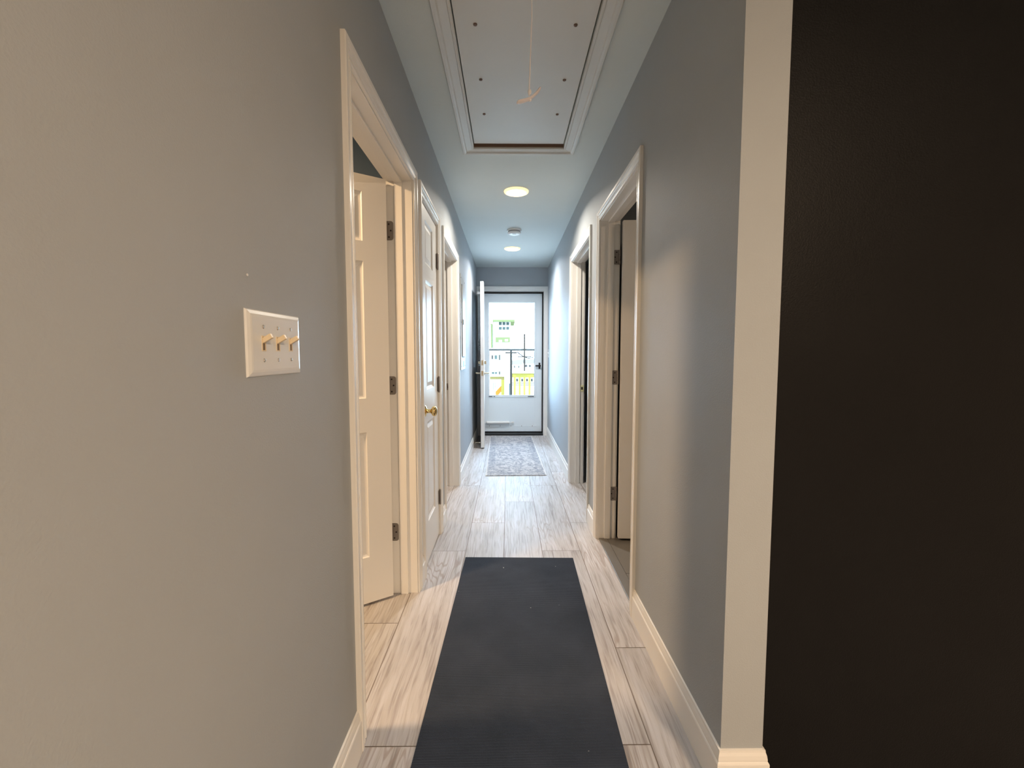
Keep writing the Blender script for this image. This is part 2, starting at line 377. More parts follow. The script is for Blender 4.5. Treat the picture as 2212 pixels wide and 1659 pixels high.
def door_trim(idx, side, y0, y1, z, label, stop=True):
    x = XL if side < 0 else XR; into = side          # room lies towards `into`
    xe = XL - T if side < 0 else .689
    root = tag(empty('trim_%d' % idx, (x, (y0 + y1) / 2, 0)), label, 'door frame', kind='structure')
    inv = Vector((-x, -(y0 + y1) / 2, 0))
    c = MB(); casing_mb(c, x, -into, y0 - .005, y1 + .005, z + .005); c.build('casing', M_TRIM, root, loc=inv)
    c = MB(); casing_mb(c, xe, into, y0 - .005, y1 + .005, z + .005); c.build('room_side_casing', M_TRIM, root, loc=inv)
    j = MB(); xa, xb = min(x, xe), max(x, xe); e = .0005
    j.box(xa + e, xb - e, y0 - J + .001, y0, 0, z + J - .001); j.box(xa + e, xb - e, y1, y1 + J - .001, 0, z + J - .001); j.box(xa + e, xb - e, y0, y1, z, z + J - .001)
    j.build('jamb', M_TRIM, root, bevel=.0012, loc=inv)
    if stop:
        s0, s1 = x + into * .046, x + into * .083; a, b = min(s0, s1), max(s0, s1); k = MB(); q = .011
        k.box(a, b, y0, y0 + q, 0, z); k.box(a, b, y1 - q, y1, 0, z); k.box(a, b, y0 + q, y1 - q, z - q, z)
        k.build('door_stop_strip', M_TRIM, root, bevel=.0015, loc=inv)
    return root
door_trim(1, -1, *L_OPEN[0], ZL, 'white moulded casing around the nearest left doorway')
door_trim(2, -1, *L_OPEN[1], ZL, 'white moulded casing around the narrow closet door', stop=False)
t3 = door_trim(3, -1, *L_OPEN[2], ZL, 'white moulded casing around the farthest left doorway')
door_trim(4, 1, *R_OPEN[0], ZR, 'white moulded casing around the nearest right doorway')
t5 = door_trim(5, 1, *R_OPEN[1], ZR, 'white moulded casing around the far right doorway')
# strike plates on the far jambs of the two empty doorways
def strike(parent, x, y, z, m):
    inv = -Vector(parent.location); s = MB(); s.box(x - .016, x + .016, y - .0022, y, z - .030, z + .030)
    o = s.build('strike_plate', m, parent, bevel=.001, loc=inv); o['label'] = 'metal strike plate'
    h = MB(); h.box(x - .008, x + .008, y - .0030, y - .0022, z - .013, z + .013)
    h.build('latch_hole', M_DARKM, o)
strike(t3, -.535, 3.948, .906, M_PEWTER); strike(t5, .676, 4.02, .885, mat('pale_brass_plate', (.75, .74, .45), .5, .2))

# ------------------------------------------------------------------ exterior door frame
r6 = tag(empty('trim_6', (.0575, D, 0)), 'white casing and frame around the exterior doorway', 'door frame', kind='structure')
inv = Vector((-.0575, -D, 0))
c = MB(); yy = D
prof = [(0, 0), (0, .011), (.006, .013), (.010, .009), (.018, .009), (.022, .014), (.040, .016), (.054, .016), (.054, 0)]
vs = []
for wv, tv in prof:
    wt = wv * 1.25
    vs.append([c.bm.verts.new(p) for p in [(FO[0] - wv, yy - tv, 0), (FO[0] - wv, yy - tv, FO[2] + wt), (FO[1] + wv + (.0055 if wv > .05 else 0), yy - tv, FO[2] + wt), (FO[1] + wv + (.0055 if wv > .05 else 0), yy - tv, 0)]])
for a, b in zip(vs[:-1], vs[1:]):
    for k in range(3): c.bm.faces.new((a[k], a[k + 1], b[k + 1], b[k]))
c.build('casing', M_TRIM, r6, loc=inv)
j = MB(); j.box(FO[0] - J + .001, FO[0], D + .001, D + .14, 0, FO[2] + J - .001); j.box(FO[1], FO[1] + J - .001, D + .001, D + .14, 0, FO[2] + J - .001); j.box(FO[0], FO[1], D + .001, D + .14, FO[2], FO[2] + J - .001)
j.build('jamb', M_TRIM, r6, loc=inv)
j = MB(); j.box(FO[0], FO[0] + .014, D + .052, D + .085, .02, FO[2]); j.box(FO[1] - .012, FO[1], D + .052, D + .085, .02, FO[2]); j.box(FO[0], FO[1], D + .052, D + .085, FO[2] - .014, FO[2])
j.box(FO[0], FO[0] + .045, D + .1225, D + .135, .02, FO[2]); j.box(FO[1] - .045, FO[1], D + .1225, D + .135, .02, FO[2]); j.box(FO[0] + .045, FO[1] - .045, D + .1225, D + .135, FO[2] - .045, FO[2]); j.box(FO[0] + .045, FO[1] - .045, D + .1225, D + .135, .02, .08)  # black frame added behind the slab to block daylight and keep the gap dark
j.build('weather_strip_light_block', M_BLACK, r6, loc=inv)
j = MB(); j.box(FO[0], FO[1], D - .004, D + .16, -.001, .030)
j.build('threshold', mat('dark_bronze_sill', (.035, .04, .045), .4, .6), r6, bevel=.004, loc=inv)

# ------------------------------------------------------------------ storm door
SY = D + .088
sd = tag(empty('door_5', (FO[0] + .012, SY, .04)), 'white storm door with tall glass pane at the hallway end', 'door', kind='structure')
sx0, sx1, sz0, sz1 = FO[0] + .016, FO[1] - .018, .045, 2.078
def P(xw, zw): return xw - (FO[0] + .012), zw - .04
gx0, gx1, gz0, gz1 = -.285, .392, .585, 1.950
def loc_box(mb, x0, x1, y0, y1, z0, z1):
    a, c_ = P(x0, z0); b, d_ = P(x1, z1); mb.box(a, b, y0, y1, c_, d_)
m_ = MB(); loc_box(m_, sx0, gx0, 0, .032, sz0, sz1); loc_box(m_, gx1, sx1, 0, .032, sz0, sz1); loc_box(m_, gx0, gx1, 0, .032, gz1, sz1); loc_box(m_, gx0, gx1, 0, .032, sz0, gz0)
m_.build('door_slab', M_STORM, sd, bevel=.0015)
m_ = MB()
for (a, b, c_, d_) in ((gx0 - .022, gx0 + .006, gz0 - .03, gz1 + .022), (gx1 - .006, gx1 + .022, gz0 - .03, gz1 + .022), (gx0 + .006, gx1 - .006, gz1 - .006, gz1 + .022), (gx0 + .006, gx1 - .006, gz0 - .03, gz0 + .006)):
    loc_box(m_, a, b, -.006, .0, c_, d_)
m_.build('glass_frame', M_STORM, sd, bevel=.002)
m_ = MB(); loc_box(m_, gx0, gx1, .002, .022, 1.247, 1.273); loc_box(m_, gx1 - .010, gx1 - .003, .004, .020, gz0, 1.255); loc_box(m_, gx0 + .003, gx0 + .010, .004, .020, gz0, 1.255)
o = m_.build('sash_rail', mat('grey_sash_aluminium', (.13, .17, .18), .5, .1), sd, bevel=.001); o['label'] = 'grey middle rail of the sliding sash'
m_ = MB(); loc_box(m_, gx0 - .001, gx1 + .001, .012, .015, 1.26, gz1 + .001); loc_box(m_, gx0 - .001, gx1 + .001, .017, .020, gz0 - .001, 1.262)
m_.build('glass_pane', M_GLASS, sd)
for cx, ln in ((-.262, .055), (-.205, .018), (.345, .070), (.300, .016)):
    m_ = MB(); loc_box(m_, cx - ln / 2, cx + ln / 2, -.010, -.006, gz0 - .020, gz0 - .010); m_.build('sash_clip', M_BLACK, sd)
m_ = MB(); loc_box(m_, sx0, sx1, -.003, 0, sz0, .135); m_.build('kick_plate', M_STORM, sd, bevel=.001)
m_ = MB()
for cx in (-.28, -.12, .04, .20, .36): a, b = P(cx, .128); m_.cyl((a, -.0045, b), (a, -.003, b), .006, n=10)
m_.build('kick_plate_screws', M_PEWTER, sd)
lt_ = MB(); a, b = P(.462, 1.025); lt_.box(a - .012, a + .012, -.012, 0, b - .045, b + .045); lt_.cyl((a, -.032, b), (a, -.012, b), .009); lt_.box(a - .062, a + .020, -.040, -.028, b - .011, b + .011)
o = lt_.build('latch_handle', M_BLACK, sd, bevel=.003); o['label'] = 'black latch lever'
cl = MB(); a, b = P(-.31, .185); a2 = P(.015, 0)[0]
cl.cyl((a, -.028, b), (a2, -.028, b), .020); cl.sphere((a, -.028, b), .020); cl.cyl((a2, -.028, b), (a2 + .045, -.028, b), .005)
cl.box(a2 + .035, a2 + .07, -.030, -.003, b - .012, b + .012); cl.box(a - .075, a - .015, -.022, -.014, b - .006, b + .006)
o = cl.build('door_closer', M_PLASTIC, sd, smooth=True); o['label'] = 'white pneumatic closer tube'

# ------------------------------------------------------------------ panel doors
def slab_mb(mb, W, H, y0, y1, pans, z0=0.0, both=True):
    """W along x, faces at y0 (front normal -y) and y1; recessed raised panels"""
    xs = sorted({0, W} | {p[0] for p in pans} | {p[1] for p in pans}); zs = sorted({0, H} | {p[2] for p in pans} | {p[3] for p in pans})
    for yf, sg in ((y0, 1), (y1, -1)):
        for i in range(len(xs) - 1):
            for k in range(len(zs) - 1):
                a, b, c_, d_ = xs[i], xs[i + 1], zs[k], zs[k + 1]
                cx, cz = (a + b) / 2, (c_ + d_) / 2
                inp = any(p[0] < cx < p[1] and p[2] < cz < p[3] for p in pans)
                if not inp or (sg < 0 and not both):
                    mb.face((a, yf, c_ + z0), (b, yf, c_ + z0), (b, yf, d_ + z0), (a, yf, d_ + z0))
        if sg > 0 or both:
            for p in pans:
                steps = [(0, 0), (.004, .0045), (.013, .0085), (.018, .0085), (.040, .0030)]
                prev = None
                for ins, dep in steps:
                    a, b, c_, d_ = p[0] + ins, p[1] - ins, p[2] + ins + z0, p[3] - ins + z0; y = yf + sg * dep
                    ring = [mb.bm.verts.new(q) for q in ((a, y, c_), (b, y, c_), (b, y, d_), (a, y, d_))]
                    if prev:
                        for q in range(4): mb.bm.faces.new((prev[q], prev[(q + 1) % 4], ring[(q + 1) % 4], ring[q]))
                    prev = ring
                mb.bm.faces.new(prev)
    for a, b in (((0, 0), (W, 0)), ((W, 0), (W, H)), ((W, H), (0, H)), ((0, H), (0, 0))):
        mb.face((a[0], y0, a[1] + z0), (b[0], y0, b[1] + z0), (b[0], y1, b[1] + z0), (a[0], y1, a[1] + z0))
    bmesh.ops.remove_doubles(mb.bm, verts=mb.bm.verts, dist=1e-5)
def six(W, H):
    st = .112; mid = .10; w2 = (W - 2 * st - mid) / 2; out = []
    for xa in (st, st + w2 + mid):
        for za, zb in ((.225, .825), (.985, 1.615), (1.705, 1.925)): out.append((xa, xa + w2, za * H / 2.0, zb * H / 2.0))
    return out
def hinge(parent, x, y, z, leafdir, nrm, h=.089, wd=.034, lab=None):
    """jamb leaf as a plate with rounded free corners plus knuckle; leafdir & nrm are 2-D unit vectors in parent space"""
    lx, ly = leafdir; nx, ny = nrm
    mb = MB(); r = .012; prof = [(0, -h / 2)]
    for k in range(6): t_ = -math.pi / 2 + k * math.pi / 10; prof.append((wd - r + r * math.cos(t_), -h / 2 + r + r * math.sin(t_)))
    for k in range(6): t_ = k * math.pi / 10; prof.append((wd - r + r * math.cos(t_), h / 2 - r + r * math.sin(t_)))
    prof.append((0, h / 2))
    f = [mb.bm.verts.new((x + lx * u + nx * .0022, y + ly * u + ny * .0022, z + v)) for u, v in prof]
    g = [mb.bm.verts.new((x + lx * u, y + ly * u, z + v)) for u, v in prof]
    mb.bm.faces.new(f); mb.bm.faces.new(g[::-1])
    for k in range(len(f)): k2 = (k + 1) % len(f); mb.bm.faces.new((f[k], f[k2], g[k2], g[k]))
    o = mb.build('hinge', M_PEWTER, parent)
    kn = MB()
    for q in range(5):
        za = z - h / 2 + q * h / 5; kn.cyl((x - lx * .006 + nx * .002, y - ly * .006 + ny * .002, za + .0006), (x - lx * .006 + nx * .002, y - ly * .006 + ny * .002, za + h / 5 - .0006), .0062, n=12)
    kn.build('knuckle', M_PEWTER, o, smooth=True)
    sc = MB()
    for u, v in ((.013, .030), (.022, 0), (.013, -.030)):
        p = (x + lx * u, y + ly * u, z + v); sc.cyl((p[0] + nx * .0022, p[1] + ny * .0022, p[2]), (p[0] + nx * .0030, p[1] + ny * .0030, p[2]), .0042, n=12)
    sc.build('screw', M_DARKM, o)
    return o
def rot_off(root, wp):                     # world point -> root local
    return root.matrix_basis.inverted() @ Vector(wp)

# door 1: ajar bedroom door, nearest left doorway, hinged on the far jamb
th1 = R(56); piv = (-.586, 2.140)
d1 = tag(empty('door_1', (piv[0], piv[1], .012), math.atan2(-math.cos(th1), -math.sin(th1))), 'white six-panel door standing ajar in the nearest left doorway', 'door', kind='structure')
m_ = MB(); slab_mb(m_, .805, 1.992, .007, .042, six(.805, 1.992)); m_.bm.transform(Matrix.Translation((.004, 0, 0)))
m_.build('door_slab', M_DOOR, d1)
bpy.context.view_layer.update()
for z in (1.783, 1.046, .315):
    r_ = d1.rotation_euler.z
    def rv(vx, vy): c0, s0 = math.cos(-r_), math.sin(-r_); return (vx * c0 - vy * s0, vx * s0 + vy * c0)
    lp = rot_off(d1, (-.579, 2.1448, z))
    hinge(d1, lp.x, lp.y, lp.z, rv(1, 0), rv(0, -1))
def knob(parent, x, y, z, sg, m=M_BRASS):
    mb = MB(); mb.lathe([(0, 0), (.031, 0), (.032, .003), (.028, .007), (.016, .010), (.011, .016), (.0105, .030), (.014, .036), (.024, .042), (.0285, .050), (.0275, .058), (.021, .065), (.010, .068), (0, .0685)], (x, y, z), (0, sg, 0))
    return mb.build('door_knob', m, parent, smooth=True)
knob(d1, .745, .042, .90, 1); knob(d1, .745, .007, .90, -1)

# door 2: narrow closet door, closed
d2 = tag(empty('door_2', (XL - .005, 2.862, .012), R(-90)), 'narrow white panelled closet door, closed, with brass knob', 'door', kind='structure')
W2 = .508
m_ = MB(); slab_mb(m_, W2, 1.992, -.035, 0, [(.135, W2 - .135, .225, .800), (.135, W2 - .135, .985, 1.600), (.135, W2 - .135, 1.690, 1.925)]); m_.bm.transform(Matrix.Translation((.003, 0, 0)))
m_.build('door_slab', M_DOOR, d2)
for z in (1.775, .990, .245):
    h_ = MB(); h_.cyl((-.001, .009, z - .045), (-.001, .009, z + .045), .0065, n=14); h_.sphere((-.001, .009, z + .047), .0065, n=8); h_.sphere((-.001, .009, z - .047), .0065, n=8)
    o = h_.build('hinge', M_PEWTER, d2, smooth=True)
    l_ = MB(); l_.box(.003, .022, 0, .0022, z - .045, z + .045); l_.build('hinge_leaf', M_PEWTER, o, bevel=.001)
knob(d2, W2 - .060, 0, .873, 1)

# door 3: right side, swung wide open into the bathroom
th3 = R(87); piv = (.700, 2.782)
d3 = tag(empty('door_3', (piv[0], piv[1], .022), math.atan2(-math.cos(th3), math.sin(th3))), 'white door swung fully open in the nearest right doorway', 'door', kind='structure')
W3 = .78
m_ = MB(); slab_mb(m_, W3, 1.99, -.042, -.007, six(W3, 1.99)); m_.bm.transform(Matrix.Translation((.006, 0, 0)))
m_.build('door_slab', M_DOOR, d3)
for z in (1.799, 1.050, .300):
    r_ = d3.rotation_euler.z
    def rv(vx, vy): c0, s0 = math.cos(-r_), math.sin(-r_); return (vx * c0 - vy * s0, vx * s0 + vy * c0)
    lp = rot_off(d3, (.688, 2.7848, z))
    hinge(d3, lp.x, lp.y, lp.z, rv(-1, 0), rv(0, -1))
knob(d3, W3 - .06, -.042, .90, -1)

# door 4: exterior entry door, opened back against the left wall
dv = Vector((-.330 + .372, 5.525 - 6.425)); dl = dv.length
d4 = tag(empty('door_4', (-.388, 6.412, .012), math.atan2(dv.y, dv.x)), 'white exterior door opened inward, edge towards the camera', 'door', kind='structure')
W4 = .895; H4 = 2.082
def inwin(mb): pass
m_ = MB()
wx0, wx1, wz0, wz1 = .17, .725, 1.02, 1.93
m_.box(0, wx0, -.045 + .045, .045, 0, H4); m_.box(wx1, W4, 0, .045, 0, H4); m_.box(wx0, wx1, 0, .045, 0, wz0); m_.box(wx0, wx1, 0, .045, wz1, H4)
m_.build('door_slab', M_DOOR, d4, bevel=.003)
m_ = MB(); m_.box(wx0 - .001, wx1 + .001, .018, .024, wz0 - .001, wz1 + .001); m_.build('glass_pane', M_GLASS, d4)
# the face towards the left wall is local -y; mini blind hangs there
bl = MB()
bl.box(wx0 - .03, wx1 + .03, -.040, -.004, wz1 + .015, wz1 + .045)
bl.build('blind_headrail', M_PLASTIC, d4, bevel=.002)
for k in range(38):
    z = wz1 + .008 - k * .0235; s_ = MB(); t_ = R(18); hw = .0125
    c0, s0 = math.cos(t_) * hw, math.sin(t_) * hw
    a = Vector((0, -.022 - c0, z - s0)); b = Vector((0, -.022 + c0, z + s0)); n_ = Vector((0, -s0, c0)).normalized() * .0008
    for x0_, x1_ in ((wx0 - .025, wx1 + .025),):
        v8 = [s_.bm.verts.new((x, p.y + e.y, p.z + e.z)) for x in (x0_, x1_) for p, e in ((a, n_), (b, n_), (b, -n_), (a, -n_))]
        for q in ((0, 1, 2, 3), (7, 6, 5, 4), (0, 4, 5, 1), (1, 5, 6, 2), (2, 6, 7, 3), (3, 7, 4, 0)): s_.bm.faces.new([v8[i] for i in q])
    s_.build('blind_slat', M_PLASTIC, d4)
m_ = MB(); m_.box(wx0 - .025, wx1 + .025, -.032, -.012, 1.035, 1.045); m_.build('blind_bottom_rail', M_PLASTIC, d4)
# deadbolt and lever
def rosette(mb, x, z, y, sg, r=.032): mb.lathe([(0, 0), (r, 0), (r, .004), (r * .8, .009), (0, .009)], (x, y, z), (0, sg, 0))
zb, zl = 1.078, .945; hx = W4 - .060
m_ = MB(); rosette(m_, hx, zb, .045, 1); rosette(m_, hx, zb, 0, -1); m_.box(hx - .006, hx + .006, .054, .072, zb - .02, zb + .02); m_.cyl((hx, -.026, zb), (hx, 0, zb), .021)
m_.build('deadbolt', M_NICKEL, d4, smooth=True)
for sg, y_ in ((1, .045), (-1, 0)):
    m_ = MB(); rosette(m_, hx, zl, y_, sg); yo = y_ + sg * .055
    m_.cyl((hx, y_, zl), (hx, yo, zl), .010); m_.tube([(hx, yo, zl), (hx - .045, yo + sg * .004, zl + .006), (hx - .085, yo, zl - .004), (hx - .110, yo - sg * .004, zl - .014)], .0085, n=12)
    o = m_.build('lever_handle', M_NICKEL, d4, smooth=True); o['label'] = 'satin brass lever handle'
m_ = MB(); m_.box(W4, W4 + .002, .010, .035, zb - .03, zb + .03); m_.box(W4, W4 + .002, .010, .035, zl - .03, zl + .03); m_.cyl((W4, .0225, zl), (W4 + .010, .0225, zl), .008); m_.cyl((W4, .0225, zb), (W4 + .004, .0225, zb), .011)
m_.build('latch_plate', M_NICKEL, d4, bevel=.001)
m_ = MB(); m_.box(0.01, W4 - .002, .008, .037, -.006, -.0005); m_.build('door_sweep', M_BLACK, d4)

# ------------------------------------------------------------------ baseboards
BP = [(0, 0), (.0135, 0), (.0135, .096), (.0115, .100), (.0095, .1015), (.0100, .106), (.0085, .117), (.0060, .125), (.0055, .131), (0, .132)]
def bb_run(mb, p0, p1, nrm, e0=0.0, e1=0.0):
    """profile swept p0->p1; nrm = outward unit (2-D); e0/e1 mitre extension per unit thickness at each end"""
    p0, p1, n = Vector(p0), Vector(p1), Vector(nrm); d = (p1 - p0).normalized(); A, B_ = [], []
    for t_, z in BP:
        a = p0 + n * t_ - d * (t_ * e0); b = p1 + n * t_ + d * (t_ * e1)
        A.append(mb.bm.verts.new((a.x, a.y, z))); B_.append(mb.bm.verts.new((b.x, b.y, z)))
    for k in range(len(A)): k2 = (k + 1) % len(A); mb.bm.faces.new((A[k], A[k2], B_[k2], B_[k]))
    mb.bm.faces.new(A); mb.bm.faces.new(B_[::-1])
cw = .0625
b = MB(); ys = [-3.99] + [v for a_, b_ in L_OPEN for v in (a_ - cw, b_ + cw)] + [D - .0175]
for k in range(0, len(ys), 2): bb_run(b, (XL, ys[k]), (XL, ys[k + 1]), (1, 0))
tag(b.build('baseboard_left', M_TRIM), 'white baseboard along the left hallway wall', 'baseboard', kind='structure')
b = MB(); ys = [YW] + [v for a_, b_ in R_OPEN for v in (a_ - cw, b_ + cw)] + [D - .0175]
for k in range(0, len(ys), 2): bb_run(b, (XR, ys[k]), (XR, ys[k + 1]), (-1, 0), e0=1 if k == 0 else 0)
bb_run(b, (XR, YW), (.689, YW), (0, -1), e0=1, e1=1); bb_run(b, (.689, YW), (.689, 1.134), (1, 0), e0=1)
tag(b.build('baseboard_right', M_TRIM), 'white baseboard along the right wall, wrapping its end', 'baseboard', kind='structure')

# ------------------------------------------------------------------ attic hatch
ha = tag(empty('attic_hatch', ((HX0 + HX1) / 2, (HY0 + HY1) / 2, CZ)), 'rectangular attic hatch with moulded frame and pull cord in the ceiling', 'attic hatch')
hi = -Vector(ha.location)
fr = MB(); HP = [(0, .001), (0, -.006), (.006, -.010), (.010, -.010), (.013, -.006), (.045, -.009), (.050, -.014), (.058, -.016), (.068, -.016), (.070, -.013), (.070, .001)]
vs = []
for wv, tv in HP: vs.append([fr.bm.verts.new(p) for p in ((HX0 - wv, HY0 - wv, CZ + tv), (HX1 + wv, HY0 - wv, CZ + tv), (HX1 + wv, HY1 + wv, CZ + tv), (HX0 - wv, HY1 + wv, CZ + tv))])
for a, b_ in zip(vs[:-1], vs[1:]):
    for k in range(4): k2 = (k + 1) % 4; fr.bm.faces.new((a[k], a[k2], b_[k2], b_[k]))
fr.build('frame', M_HATCH, ha, loc=hi)
pn = MB(); pn.box(HX0 + .004, HX1 - .005, HY0 + .01, HY1 - .030, CZ + .006, CZ + .018); pn.build('panel', M_HATCH, ha, loc=hi, bevel=.001)
pn = MB(); pn.box(HX0 + .0005, HX1 - .0005, HY1 - .004, HY1 + .02, CZ + .0005, CZ + .14); pn.box(HX0 + .0005, HX1 - .0005, HY1 - .06, HY1 + .0, CZ + .030, CZ + .05)
o = pn.build('wooden_edge', M_WOODEDGE, ha, loc=hi); o['label'] = 'raw brown wood showing in the gap'
for x in (-.124, .257):
    for y in (1.43, 1.761, 2.098, 2.387):
        s_ = MB(); s_.lathe([(0, 0), (.0078, 0), (.0070, -.0035), (.0035, -.0055), (0, -.0057)], (x, y, CZ + .006), n=14)
        s_.build('screw', mat('hatch_screw', (.16, .12, .11), .5, .3) if 'hatch_screw' not in bpy.data.materials else bpy.data.materials['hatch_screw'], ha, loc=hi)
hd = Vector((.066, 1.45, 2.012))
cd = MB(); pts = [Vector((.076, 1.45, CZ + .006)), Vector((.074, 1.45, 2.34)), Vector((.0745, 1.45, 2.25)), Vector((.070, 1.45, 2.12)), hd + Vector((.001, 0, .02)), hd]
cd.tube(pts, .0019, n=8)
cord = cd.build('pull_cord', M_CORD, ha, loc=hi, smooth=True); cord['label'] = 'thin white pull cord'
kt = MB(); kt.sphere(hd + Vector((.002, 0, .012)), .0065, (1, 1, 1.2), 12); kt.sphere(hd + Vector((.0035, 0, -.012)), .0055, (1, 1, 1), 12); kt.build('knot', M_CORD, cord, smooth=True)
# flat curved handle, thin in the middle and wide at both tips
hm = MB(); A = Vector((.029, 1.435, 1.984)); B_ = Vector((.103, 1.462, 2.042)); nseg = 14; prev = None
dirv = (B_ - A).normalized(); up = Vector((-dirv.z, 0, dirv.x)).normalized(); side = dirv.cross(up).normalized()
for k in range(nseg + 1):
    t_ = k / nseg; bow = -.010 * math.sin(math.pi * t_); c_ = A.lerp(B_, t_) + up * bow
    wd_ = .0075 + .0045 * abs(2 * t_ - 1); hh = .0035 + .0005 * abs(2 * t_ - 1)
    if k in (0, nseg): wd_ *= .6; hh *= .6
    ring = [hm.bm.verts.new(c_ + side * (wd_ * math.cos(q * math.pi / 4)) + up * (hh * math.sin(q * math.pi / 4))) for q in range(8)]
    if prev:
        for q in range(8): hm.bm.faces.new((prev[q], prev[(q + 1) % 8], ring[(q + 1) % 8], ring[q]))
    else: hm.bm.faces.new(ring)
    prev = ring
hm.bm.faces.new(prev[::-1])
o = hm.build('pull_handle', mat('pink_white_plastic', (.88, .82, .82), .3), cord, smooth=True); o['label'] = 'small curved pinkish-white plastic handle'

# ------------------------------------------------------------------ ceiling lights, smoke detector
def downlight(x, y, label, power, lcol, lab2='flat disc ceiling lights'):
    r = tag(empty('ceiling_light', (x, y, CZ)), label, 'ceiling light', group=lab2)
    m_ = MB(); m_.lathe([(.094, 0), (.094, -.004), (.090, -.009), (.082, -.013), (.074, -.013), (.071, -.009), (.071, 0)], n=48); m_.build('trim_ring', M_GLOWRING, r, smooth=True)
    m_ = MB(); m_.lathe([(0, -.0085), (.0712, -.0085), (.0712, -.003), (0, -.003)], n=48); m_.build('diffuser', M_GLOW, r, smooth=True)
    if power: area('lamp', (x, y, CZ - .016), power, .13, lcol, spread=152)
    return r
downlight(.063, 3.465, 'round glowing disc light on the ceiling, the nearer and larger one', P_HALL, (1.0, .89, .75))
downlight(.050, 5.300, 'round glowing disc light farther down the ceiling, beyond the smoke detector', P_BACK, (.98, .98, 1.0))
sm = tag(empty('smoke_detector', (.061, 4.52, CZ)), 'white round smoke detector between the two ceiling lights', 'smoke detector')
m_ = MB(); m_.lathe([(0, 0), (.072, 0), (.073, -.008), (.070, -.013), (0, -.013)], n=40); m_.build('base', M_SMOKE, sm, smooth=True)
m_ = MB(); m_.lathe([(.062, -.013), (.062, -.026), (0, -.026)], n=40); m_.build('vent', M_SMOKED, sm, smooth=True)
m_ = MB(); m_.lathe([(.066, -.025), (.067, -.030), (.060, -.040), (.045, -.045), (0, -.046)], n=40); m_.lathe([(0, -.025), (.066, -.025)], n=40); m_.build('cover', M_SMOKE, sm, smooth=True)
m_ = MB()
for k in range(9): a = R(60 + k * 7.5); a2 = R(60 + (k + 1) * 7.5 - 2); r0 = .030; m_.box(r0 * math.cos(a) - .002, r0 * math.cos(a) + .002, -r0 * math.sin(a) - .003, -r0 * math.sin(a) + .003, -.0475, -.044)
m_.build('sounder_slot', M_SMOKED, sm)
# lamps of the neighbouring rooms
area('bedroom_lamp', (-1.55, 1.22, CZ - .035), P_BED, .22, WARM)
area('back_room_lamp', (-1.9, 4.4, CZ - .03), 22, .25, WARM)
area('bathroom_lamp', (1.9, 2.1, CZ - .03), P_BATH, .22, WARM2)
area('living_lamp', (1.35, -1.25, CZ - .03), P_LIVING, .35, WARM2)
area('living_lamp', (1.2, -3.0, CZ - .03), P_LIVING * .6, .35, WARM2)

# ------------------------------------------------------------------ three-gang switch plate on the left wall
SW = ((.769 + .966) / 2 - .004, 1.218)
sp_ = tag(empty('light_switch', (XL, SW[0], SW[1])), 'white three-gang toggle switch plate on the near left wall', 'light switch')
hw, hh = .0965, .0600
m_ = MB(); rings = []
for ins, t_ in ((0, 0), (0, .0012), (.0020, .0036), (.0080, .0062), (.0125, .0069)):
    rings.append([m_.bm.verts.new((t_, sy * (hw - ins), sz * (hh - ins))) for sy, sz in ((-1, -1), (1, -1), (1, 1), (-1, 1))])
for a, b_ in zip(rings[:-1], rings[1:]):
    for k in range(4): k2 = (k + 1) % 4; m_.bm.faces.new((a[k], a[k2], b_[k2], b_[k]))
m_.bm.faces.new(rings[-1]); m_.bm.faces.new(rings[0][::-1])
m_.build('plate', M_STEELPLATE, sp_)
for gy in (-.050, 0.0, .050):
    m_ = MB()
    for a, b_, c_, d_ in ((-.0065, -.0045, -.014, .014), (.0045, .0065, -.014, .014), (-.0045, .0045, -.014, -.012), (-.0045, .0045, .012, .014)): m_.box(.0060, .0078, gy + a, gy + b_, c_, d_)
    fr_ = m_.build('toggle_frame', M_ALMOND, sp_)
    m_ = MB(); m_.box(.0066, .0071, gy - .0045, gy + .0045, -.012, .012); m_.build('toggle_slot', mat('slot_shadow', (.20, .15, .10), .6) if 'slot_shadow' not in bpy.data.materials else bpy.data.materials['slot_shadow'], fr_)
    m_ = MB()
    base = [(.0068, .000), (.0068, .0105)]; tip = [(.0200, .0185), (.0245, .0105)]
    v0 = []
    for sy in (-.0042, .0042): v0.append([m_.bm.verts.new((p[0], gy + sy * (1 if i < 2 else .8), p[1])) for i, p in enumerate([base[0], base[1], tip[0], tip[1]])])
    m_.bm.faces.new(v0[0]); m_.bm.faces.new(v0[1][::-1])
    for k in range(4): k2 = (k + 1) % 4; m_.bm.faces.new((v0[0][k], v0[1][k], v0[1][k2], v0[0][k2]))
    m_.build('toggle', M_ALMOND, sp_, bevel=.0008)
    for z in (-.0305, .0305):
        m_ = MB(); m_.lathe([(.0036, .0066), (.0036, .0075), (.0026, .0086), (0, .0090)], (0, gy, z), (1, 0, 0), n=14)
        m_.build('plate_screw', M_CHROME, sp_, smooth=True)
# small nail above the plate
m_ = MB(); m_.lathe([(.0012, -.004), (.0012, .001), (.0026, .0012), (.0022, .0022), (0, .0024)], (0, 0, 0), (1, 0, 0), n=12)
o = m_.build('nail', mat('white_nail', (.85, .85, .85), .3, .3), smooth=True, loc=(XL, .780, 1.336)); tag(o, 'tiny white nail head on the wall above the switch plate', 'nail')
# far switch on the right wall
s2 = tag(empty('light_switch', (XR, 6.23, 1.207)), 'small white switch plate on the right wall beside the exterior door', 'light switch')
m_ = MB(); m_.box(-.006, 0, -.036, .036, -.058, .058); m_.build('plate', M_PLASTIC, s2, bevel=.0025)
m_ = MB(); m_.box(-.020, -.005, -.005, .005, 0, .014); m_.build('toggle', M_PLASTIC, s2, bevel=.001)

